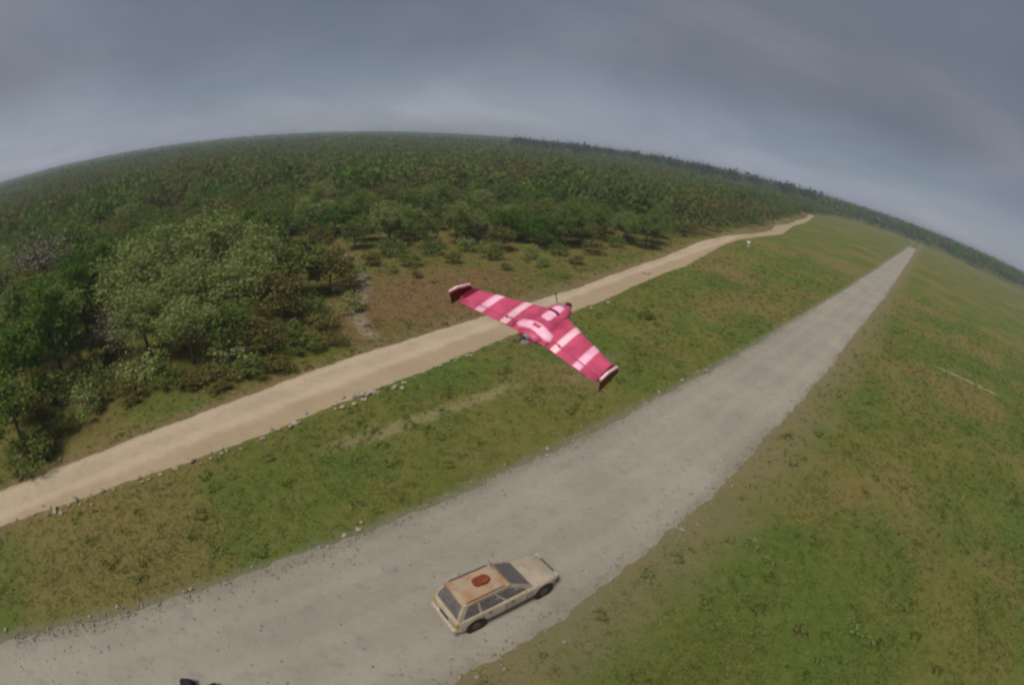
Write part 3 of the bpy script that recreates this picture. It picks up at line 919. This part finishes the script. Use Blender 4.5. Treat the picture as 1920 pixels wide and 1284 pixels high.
def build_wing():
    centre = Vector((0, 0, CAM_H)) + ray(1018, 611) * 3.10
    a = 0.80; q = math.sqrt(1 - a * a)
    b_, c_ = 0.887, 0.461
    def tocam(v): return CRIGHT * v[0] + CUP * v[1] - FWD * v[2]
    F = Vector((0.808 * a, 0.589 * a, -q)).normalized()
    Rv = Vector((0.857 * b_, -0.515 * b_, c_)); Rv = (Rv - F * Rv.dot(F)).normalized()
    U = Rv.cross(F)
    X, Y, Z = tocam(Rv), tocam(F), tocam(U)
    root = thing('flying_wing_aircraft', 'pink and dark red striped flying wing model aircraft banking in the air above the roads', 'model aircraft')
    root.matrix_world = Matrix.Translation(centre) @ Matrix((X, Y, Z)).transposed().to_4x4()
    for sg in (-1, 1):
        s0, s1 = (0.13, 1.0)
        part('wing_panel', loft([section(sg * s, 0, 0, 0.76) for s in lin(s0, s1, 9)]), M_PINK, root, True)
        ev = part('elevon', loft([section(sg * s, 0, 0.775, 1.0, 5) for s in lin(0.24, 0.93, 6)]), M_PINK, root, True)
        hs = section(sg * 0.36, 0.001, 0.775, 0.86, 2)
        horn = hs[1]
        part('control_horn', tube([horn + Vector((0, 0, 0)), horn + Vector((0, 0.004, 0.022))], [0.004, 0.002], 5), M_BLACK, ev)
        part('fixed_trailing_edge', loft([section(sg * s, 0, 0.775, 1.0, 5) for s in lin(0.13, 0.232, 3)]), M_PINK, root, True)
        # pale tape stripes wrapped chordwise round the panel, one width each
        for (m, w0, mat) in ((0.345, 0.046, M_SALM), (0.670, 0.052, M_PALE)):
            part('stripe', loft([section(sg * s, 0.0022, 0.0, 0.74) for s in lin(m - w0, m + w0, 4)]), mat, root, True)
            part('stripe', loft([section(sg * s, 0.0022, 0.79, 0.985, 4) for s in lin(m - w0, m + w0, 4)]), mat, root, True)
        part('tip_band', loft([section(sg * s, 0.0024, 0.0, 0.74) for s in lin(0.925, 0.985, 3)]), M_MAROON, root, True)
        # winglet: swept fin on the tip, maroon with a pale edge
        le, te = chord(1.0); xs = sg * (SEMI + 0.004); zz = zmid(1)
        def fin(x0, x1, pts): 
            v = [Vector((x0, y, z)) for y, z in pts] + [Vector((x1, y, z)) for y, z in pts]
            n = len(pts); f = [tuple(range(n - 1, -1, -1)), tuple(range(n, 2 * n))] + [(i, (i + 1) % n, (i + 1) % n + n, i + n) for i in range(n)]
            return v, f
        prof = [(le + 0.012, zz - 0.012), (le - 0.035, zz + 0.045), (te + 0.03, zz + 0.080), (te - 0.035, zz + 0.080), (te - 0.02, zz - 0.02)]
        wl = part('winglet', fin(xs, xs + sg * 0.008, prof), M_MAROON, root)
        edge = [(le + 0.018, zz - 0.012), (le - 0.030, zz + 0.053), (te + 0.028, zz + 0.090), (te - 0.040, zz + 0.090), (te - 0.040, zz + 0.076), (te + 0.03, zz + 0.074), (le - 0.035, zz + 0.040), (le + 0.008, zz - 0.014)]
        part('pale_edge', fin(xs - sg * 0.003, xs + sg * 0.011, edge), M_SALM, wl)
    # centre body: flattened pod blended into the wing
    def ring(y, hw, zt, zb, n=16):
        return [Vector((hw * math.copysign(abs(math.cos(t)) ** 0.75, math.cos(t)), y, (zt if math.sin(t) > 0 else zb) * abs(math.sin(t)) ** 0.8)) for t in [2 * math.pi * (k + .5) / n for k in range(n)]]
    pod = [(0.275, .010, .010, -.010), (0.262, .034, .026, -.020), (0.225, .058, .042, -.030), (0.15, .078, .054, -.034), (0.05, .084, .056, -.034), (-0.05, .084, .046, -.030), (-0.13, .080, .030, -.022), (-0.165, .060, .022, -.018)]
    part('pod', loft([ring(*p) for p in pod]), M_PINK, root, True)
    hat = [(0.20, .036, .048, .0), (0.17, .046, .060, .0), (0.10, .052, .0645, .0), (0.03, .052, .062, .0), (0.005, .044, .056, .0)]
    hatch = part('hatch', loft([ring(*p) for p in hat]), M_PALE, root, True)
    part('hatch_strap', loft([ring(y, .056, .0665, .0) for y in (0.112, 0.088)]), M_MAROON, hatch, True)
    cb = [(-0.045, .062, .052, .0), (-0.055, .130, .044, .0), (-0.105, .135, .036, .0), (-0.118, .100, .030, .0)]
    part('rear_band', loft([ring(*p) for p in cb]), M_PALE, root, True)
    part('camera_block', loft([ring(y, w, h, -.01, 8) for y, w, h in ((0.30, .012, .016), (0.285, .018, .03), (0.25, .018, .045))]), M_BLACK, root)
    part('aerial', tube([Vector((-0.05, 0.21, 0.04)), Vector((-0.06, 0.20, 0.10)), Vector((-0.062, 0.198, 0.115))], [0.003, 0.003, 0.008], 6), M_BLACK, root)
    part('vent', loft([ring(y, .022, h, .02, 8) for y, h in ((0.225, .050), (0.21, .058), (0.185, .058), (0.175, .05))]), M_GREYP, root)
    part('motor_mount', loft([ring(-0.16, .026, .034, -.02, 8), ring(-0.185, .022, .034, -.016, 8)]), M_GREYP, root)
    mot = part('motor', tube([Vector((0, -0.184, .010)), Vector((0, -0.190, .010)), Vector((0, -0.212, .010)), Vector((0, -0.218, .010))], [.012, .016, .016, .008], 12), M_BLACK, root, True)
    pr = thing('propeller', None, None)
    bpy.data.objects.remove(pr)
    blade = []
    for sg in (-1, 1):
        secs = []
        for t, w, tw in ((0.06, .007, .6), (0.25, .011, .5), (0.6, .012, .32), (0.9, .008, .22), (1.0, .003, .2)):
            p = Vector((sg * 0.074 * t, -0.222, 0.010))
            dy, dz = w * math.sin(tw) * sg, w * math.cos(tw)
            ang = 0.5
            def rot(q): return Vector((q.x * math.cos(ang) - (q.z - .01) * math.sin(ang), q.y, q.x * math.sin(ang) + (q.z - .01) * math.cos(ang) + .01))
            secs.append([rot(p + Vector((0, dy + .0008, dz))), rot(p + Vector((0, dy - .0008, dz))), rot(p + Vector((0, -dy - .0008, -dz))), rot(p + Vector((0, -dy + .0008, -dz)))])
        blade.append(loft(secs))
    part('propeller', join(blade), M_GREYP, mot)
    return root
build_wing()

# ------------------------------------------------------------------ kit laid out on the gravel road
def dusty(name, c, dust, amount):
    b = MB(name, 0.9, 0.15)
    k = b.mix(b.rng(b.noise(1.6, 5, 0.6), 0.35, 0.65), tuple(x * 0.78 for x in c), tuple(x * 1.12 for x in c))
    k = b.mix(b.math('MULTIPLY', b.rng(b.noise(2.4, 5, 0.65, w=(4, 9, 1)), 0.40, 0.60), amount), k, dust)
    k = b.mix(b.math('MULTIPLY', b.rng(b.noise(14.0, 4, 0.7), 0.55, 0.75), 0.5), k, tuple(x * 0.55 for x in c))
    b.bump(b.noise(9.0, 5, 0.6), 0.5, 0.03)
    return b.color(k)
M_RUST = plain('rust_brown_cloth', (0.20, 0.055, 0.022), 0.9, 0.3, 5.0, 0.1)
M_WHITE = plain('white_paint', (0.75, 0.74, 0.68), 0.6, 0.1, 4.0, 0.3)
M_DARKC = plain('black_cloth', (0.022, 0.020, 0.024), 0.85, 0.3, 5.0, 0.2)
ZR = 0.085

def lump(name, c, size, rz, mat, label, cat, seed, z0, flat=0.6):
    import bmesh
    bm = bmesh.new(); bmesh.ops.create_icosphere(bm, subdivisions=3, radius=0.5)
    r = np.random.default_rng(seed); k = r.normal(size=(10, 3)) * 4; ph = r.uniform(0, 6.28, 10)
    for v in bm.verts:
        d = v.co.copy()
        s = 1 + 0.10 * float(np.sin(k @ np.array(d) + ph).sum()) / 3
        d = Vector([math.copysign(abs(x * 2) ** 0.62 / 2, x) for x in d]) * s
        v.co = Vector((d.x * size[0], d.y * size[1], max(d.z, -0.32) * size[2]))
    me = bpy.data.meshes.new(name); bm.to_mesh(me); bm.free(); me.materials.append(mat)
    me.polygons.foreach_set('use_smooth', [True] * len(me.polygons))
    o = obj(name, me, None, (c.x, c.y, z0 + 0.32 * size[2])); o.rotation_euler = (0, 0, rz)
    return tag(o, label, cat)

def build_car():
    """Boxy silver-beige hatchback standing on the right-hand edge of the gravel road, tail towards the lower left."""
    A, B = ground(893, 1184), ground(1022, 1118)
    ang = math.atan2(B.y - A.y, B.x - A.x)
    ca, sa = math.cos(ang), math.sin(ang)
    HWID = 0.80
    ox, oy = A.x - sa * HWID, A.y + ca * HWID
    root = thing('parked_car', 'dusty tan car with a rusty orange roof parked on the grey gravel road', 'car', (ox, oy, ZR - 0.012), ang)
    # local: x forward (rear axle 0, front axle 2.95), y left, z up
    XF = 2.95
    def ring(x, hw, zb, zt, r=0.10):
        pts = []
        for cy, cz, a0 in ((hw - r, zt - r, 0), (-(hw - r), zt - r, 90), (-(hw - r * .6), zb + r * .6, 180), (hw - r * .6, zb + r * .6, 270)):
            rr_ = r if a0 < 180 else r * .6
            for k in range(4):
                t = R(a0 + 30 * k)
                pts.append(Vector((x, cy + rr_ * math.cos(t), cz + rr_ * math.sin(t))))
        return pts
    st = [(-0.80, .60, .42, .78, .10), (-0.76, .74, .34, .93, .10), (-0.60, .785, .28, .98, .09), (0.0, .80, .27, .99, .08), (1.0, .80, .25, .98, .07), (2.0, .80, .25, .97, .08),
          (2.5, .79, .26, .93, .10), (3.1, .78, .27, .88, .12), (3.5, .74, .30, .82, .13), (3.66, .64, .36, .72, .12), (3.70, .52, .42, .64, .09)]
    part('body', loft([ring(*q) for q in st]), M_CAR, root, True)
    # cabin frame: loft of outlines from belt line to roof
    def outline(x0, x1, hw0, hw1, z, n=5):
        p = []
        for k in range(n): p.append(Vector((x0 + (x1 - x0) * k / (n - 1), -(hw0 + (hw1 - hw0) * k / (n - 1)), z)))
        for k in range(n): p.append(Vector((x1 + (x0 - x1) * k / (n - 1), hw1 + (hw0 - hw1) * k / (n - 1), z)))
        return p
    part('cabin', loft([outline(-0.70, 2.42, .755, .72, .955), outline(-0.60, 1.98, .69, .665, 1.28), outline(-0.42, 1.46, .615, .60, 1.56)]), M_CAR, root)
    rf = part('roof', loft([outline(-0.45, 1.50, .63, .61, 1.555), outline(-0.42, 1.44, .60, .585, 1.60), outline(-0.25, 1.22, .48, .47, 1.625)]), M_ROOF, root, True)
    for sg in (-1, 1):
        part('roof_rail', tube([Vector((-0.30, sg * .56, 1.60)), Vector((-0.22, sg * .56, 1.655)), Vector((1.15, sg * .55, 1.655)), Vector((1.25, sg * .55, 1.60))], [.018] * 4, 6), M_TRIM, rf)
    part('aerial', tube([Vector((1.35, 0.42, 1.60)), Vector((1.22, 0.43, 2.05))], [.012, .006], 5), M_TRIM, rf)
    def side(z, x0f, x1f):
        # point on the cabin side at belt fraction
        z0, z1, z2 = .955, 1.28, 1.56
        if z < z1:
            t = (z - z0) / (z1 - z0); x0, x1 = -0.70 + .10 * t, 2.42 - .44 * t; h0, h1 = .755 - .065 * t, .72 - .055 * t
        else:
            t = (z - z1) / (z2 - z1); x0, x1 = -0.60 + .18 * t, 1.98 - .52 * t; h0, h1 = .69 - .075 * t, .665 - .065 * t
        def at(f): return x0 + (x1 - x0) * f, h0 + (h1 - h0) * f
        return at(x0f), at(x1f)
    def pane(cs, nrm, name='window'):
        n = Vector(nrm) * 0.006
        v = [Vector(c) + n for c in cs] + [Vector(c) - n for c in cs]
        k = len(cs)
        return part(name, (v, [tuple(range(k)), tuple(range(2 * k - 1, k - 1, -1))] + [(i, (i + 1) % k, (i + 1) % k + k, i + k) for i in range(k)]), M_GLASS, root)
    for sg in (-1, 1):
        for f0, f1, g0, g1 in ((0.06, 0.27, 0.09, 0.27), (0.305, 0.60, 0.305, 0.60), (0.635, 0.93, 0.635, 0.90)):
            cs = []
            for z, a_, b_ in ((1.0, f0, f1), (1.28, f0 + (g0 - f0) * .5, f1 + (g1 - f1) * .5), (1.50, g0, g1)):
                (xa, ha), (xb, hb) = side(z, a_, b_)
                cs.append(((xa, sg * ha, z), (xb, sg * hb, z)))
            pane([cs[0][0], cs[0][1], cs[1][1], cs[2][1], cs[2][0], cs[1][0]], (0, sg, .2))
        # doors: shut lines, handles, mirror, sill
        for xd in (0.28, 1.22, 2.14):
            part('door_gap', tube([Vector((xd, sg * .803, .36)), Vector((xd - .03, sg * .804, .90))], [.008, .008], 4), M_TRIM, root)
        for xd in (0.45, 1.40):
            part('door_handle', tube([Vector((xd, sg * .815, .83)), Vector((xd + .16, sg * .815, .83))], [.016, .016], 5), M_TRIM, root)
        part('sill_strip', loft([[Vector((x, sg * .80, .34)), Vector((x, sg * .82, .34)), Vector((x, sg * .82, .44)), Vector((x, sg * .80, .44))] for x in (.42, 2.52)]), M_TRIM, root)
        part('mirror', loft([[Vector((x, sg * y0, z0)) for y0, z0 in ((.74, .96), (.93, .98), (.93, 1.10), (.76, 1.08))] for x in (2.04, 2.14)]), M_CAR, root)
        part('tail_lamp', loft([[Vector((x, sg * y0, z0)) for y0, z0 in ((.56, .66), (.77, .66), (.77, .90), (.56, .90))] for x in (-0.795, -0.70)]), M_LAMPY, root)
        part('headlamp', loft([[Vector((x, sg * y0, z0)) for y0, z0 in ((.42, .58), (.68, .58), (.66, .76), (.42, .74))] for x in (3.52, 3.675)]), M_LAMP, root)
        for xw in (0.0, XF):
            def disc(y0, y1, r0, r1, n=20):
                return loft([[Vector((xw + rr_ * math.cos(2 * math.pi * k / n), sg * y, .34 + rr_ * math.sin(2 * math.pi * k / n))) for k in range(n)] for y, rr_ in ((y0, r0), (y1, r1))])
            part('wheel_arch_shade', disc(.70, .806, .425, .425), M_TYRE, root)  # solid black disc, its colour stands in for shade inside the arch
            w = part('wheel', disc(.60, .80, .33, .335), M_TYRE, root, True)
            part('rim', disc(.79, .825, .20, .17, 14), M_RIM, w)
    # windscreen, tailgate window and tailgate
    def glazed(rows, name, out):
        v, f = [], []
        for (x_, h_, z_) in rows:
            o_ = Vector(out) * 0.012
            for dd in (1, -1):
                for y_ in (-h_, h_): v.append(Vector((x_, y_, z_)) + o_ * dd)
        for i in range(len(rows) - 1):
            a_ = i * 4
            f += [(a_, a_ + 1, a_ + 5, a_ + 4), (a_ + 3, a_ + 2, a_ + 6, a_ + 7), (a_ + 2, a_, a_ + 4, a_ + 6), (a_ + 1, a_ + 3, a_ + 7, a_ + 5)]
        f += [(0, 2, 3, 1), (len(v) - 4, len(v) - 3, len(v) - 1, len(v) - 2)]
        part(name, (v, f), M_GLASS, root)
    glazed([(2.345, .62, 1.01), (1.98, .58, 1.28), (1.53, .53, 1.525)], 'windscreen', (.55, 0, .83))
    glazed([(-.682, .62, 1.02), (-.60, .59, 1.28), (-.445, .52, 1.52)], 'rear_window', (-.93, 0, .36))
    part('rear_bumper', loft([[Vector((x, y0, z0)) for x, z0 in ((-.90, .36), (-.90, .54), (-.70, .56), (-.70, .34))] for y0 in (-.74, .74)]), M_PALEP, root)
    part('front_bumper', loft([[Vector((x, y0, z0)) for x, z0 in ((3.78, .36), (3.78, .52), (3.60, .54), (3.60, .34))] for y0 in (-.66, .66)]), M_TRIM, root)
    part('grille', loft([[Vector((x, y0, z0)) for x, z0 in ((3.712, .58), (3.712, .70), (3.66, .70), (3.66, .58))] for y0 in (-.38, .38)]), M_TRIM, root)
    part('number_plate', loft([[Vector((x, y0, z0)) for x, z0 in ((-.83, .62), (-.815, .76), (-.78, .76), (-.78, .62))] for y0 in (-.26, .26)]), M_TRIM, root)
    part('underbody', loft([[Vector((x, y0, z0)) for y0, z0 in ((-.66, .20), (.66, .20), (.66, .32), (-.66, .32))] for x in (-.6, 3.45)]), M_TYRE, root)
    # a soft bag left on the roof
    c = Vector((ox + ca * 0.62 - sa * 0.02, oy + sa * 0.62 + ca * 0.02, 0))
    lump('soft_bag', c, (0.62, 0.40, 0.26), ang, M_RUST, 'rust red soft bag lying on the roof of the parked car', 'bag', 1, ZR - 0.012 + 1.622)
M_CAR = dusty('silver_beige_paint', (0.37, 0.305, 0.24), (0.40, 0.315, 0.225), 0.6)
M_ROOF = dusty('dusty_tan_roof', (0.40, 0.235, 0.135), (0.36, 0.285, 0.205), 0.85)
M_GLASS = foam('grey_glass', (0.135, 0.12, 0.12), 0.3)
M_TRIM = foam('dark_trim', (0.035, 0.028, 0.026), 0.6)
M_TYRE = foam('tyre_rubber', (0.022, 0.016, 0.014), 0.9)
M_RIM = foam('wheel_rim', (0.075, 0.045, 0.035), 0.5)
M_LAMPY = foam('amber_lamp', (0.42, 0.29, 0.08), 0.3)
M_LAMP = foam('lamp_glass', (0.45, 0.42, 0.34), 0.2)
M_PALEP = foam('pale_bumper', (0.46, 0.40, 0.31), 0.5)
build_car()

# dark bags cut by the bottom edge of the view
lump('backpack', ground(358, 1290), (0.55, 0.42, 0.45), 0.4, M_DARKC, 'black backpack on the gravel at the bottom edge of the view', 'backpack', 6, ZR)
lump('kit_bag', ground(402, 1297), (0.60, 0.36, 0.34), 0.9, M_DARKC, 'longer black kit bag right of the backpack at the bottom edge', 'bag', 7, ZR)

# ------------------------------------------------------------------ small things
def post(c, H, label):
    t = thing('marker_post', label, 'post', (c.x, c.y, 0))
    part('shaft', tube([Vector((0, 0, -.2)), Vector((0, 0, H * .98)), Vector((0, 0, H))], [.09, .085, .05], 10), M_WHITE, t, True)
    me = [Vector((x, y, z)) for x in (-.42, .42) for y in (-.03, .03) for z in (H * .84, H * .98)]
    fs = [(0, 1, 3, 2), (4, 6, 7, 5), (0, 4, 5, 1), (2, 3, 7, 6), (0, 2, 6, 4), (1, 5, 7, 3)]
    part('crosspiece', (me, fs), M_WHITE, t)
    return t
post(ground(1401, 470), 2.0, 'white wooden T-shaped marker post standing beside the distant dirt road')
for k, (px, py, s, lab) in enumerate(((90, 735, .8, 'pale boulder lying among the shrubs at the far left'),
                                       (672, 742, .75, 'larger pale boulder beside the dirt road edge below the pink aircraft'),
                                       (700, 736, .55, 'smaller pale boulder at the right of the larger roadside boulder'),
                                       (978, 626, .6, 'pale stone on the dirt road edge under the pink aircraft'),
                                       (1212, 514, 1.2, 'pale boulder on the near edge of the dirt road beyond the aircraft'))):
    c = ground(px, py)
    o = obj('boulder', STONES[k], None, (c.x, c.y, s * .14)); o.scale = (s * 1.4, s, s); o.rotation_euler = (0.1, 0, k * 1.1)
    tag(o, lab, 'boulder', 'loose pale boulders')
c = ground(1210, 597)
plant('shrub_a', c.x, c.y, 0.8, 'single dark low bush in the grass right of the pink aircraft', 'bush', 'low_bush', wide=1.5)

# ------------------------------------------------------------------ haze over the plain
def haze(x0, x1, y0, y1, z0, z1, dens):
    v = [(x, y, z) for x in (x0, x1) for y in (y0, y1) for z in (z0, z1)]
    f = [(0, 1, 3, 2), (4, 6, 7, 5), (0, 4, 5, 1), (2, 3, 7, 6), (0, 2, 6, 4), (1, 5, 7, 3)]
    m = bpy.data.materials.new('haze'); m.use_nodes = True
    t = m.node_tree; t.nodes.clear()
    o = t.nodes.new('ShaderNodeOutputMaterial'); p = t.nodes.new('ShaderNodeVolumePrincipled')
    p.inputs['Color'].default_value = (0.80, 0.88, 1.0, 1); p.inputs['Density'].default_value = dens; p.inputs['Anisotropy'].default_value = 0.2
    t.links.new(p.outputs[0], o.inputs['Volume'])
    return tag(obj('haze', mesh('haze', v, f, m)), 'thin bluish haze over the far plain', 'haze', kind='stuff')
haze(-2950, 2950, -2950, 2950, -1.0, 23.0, 0.0006)
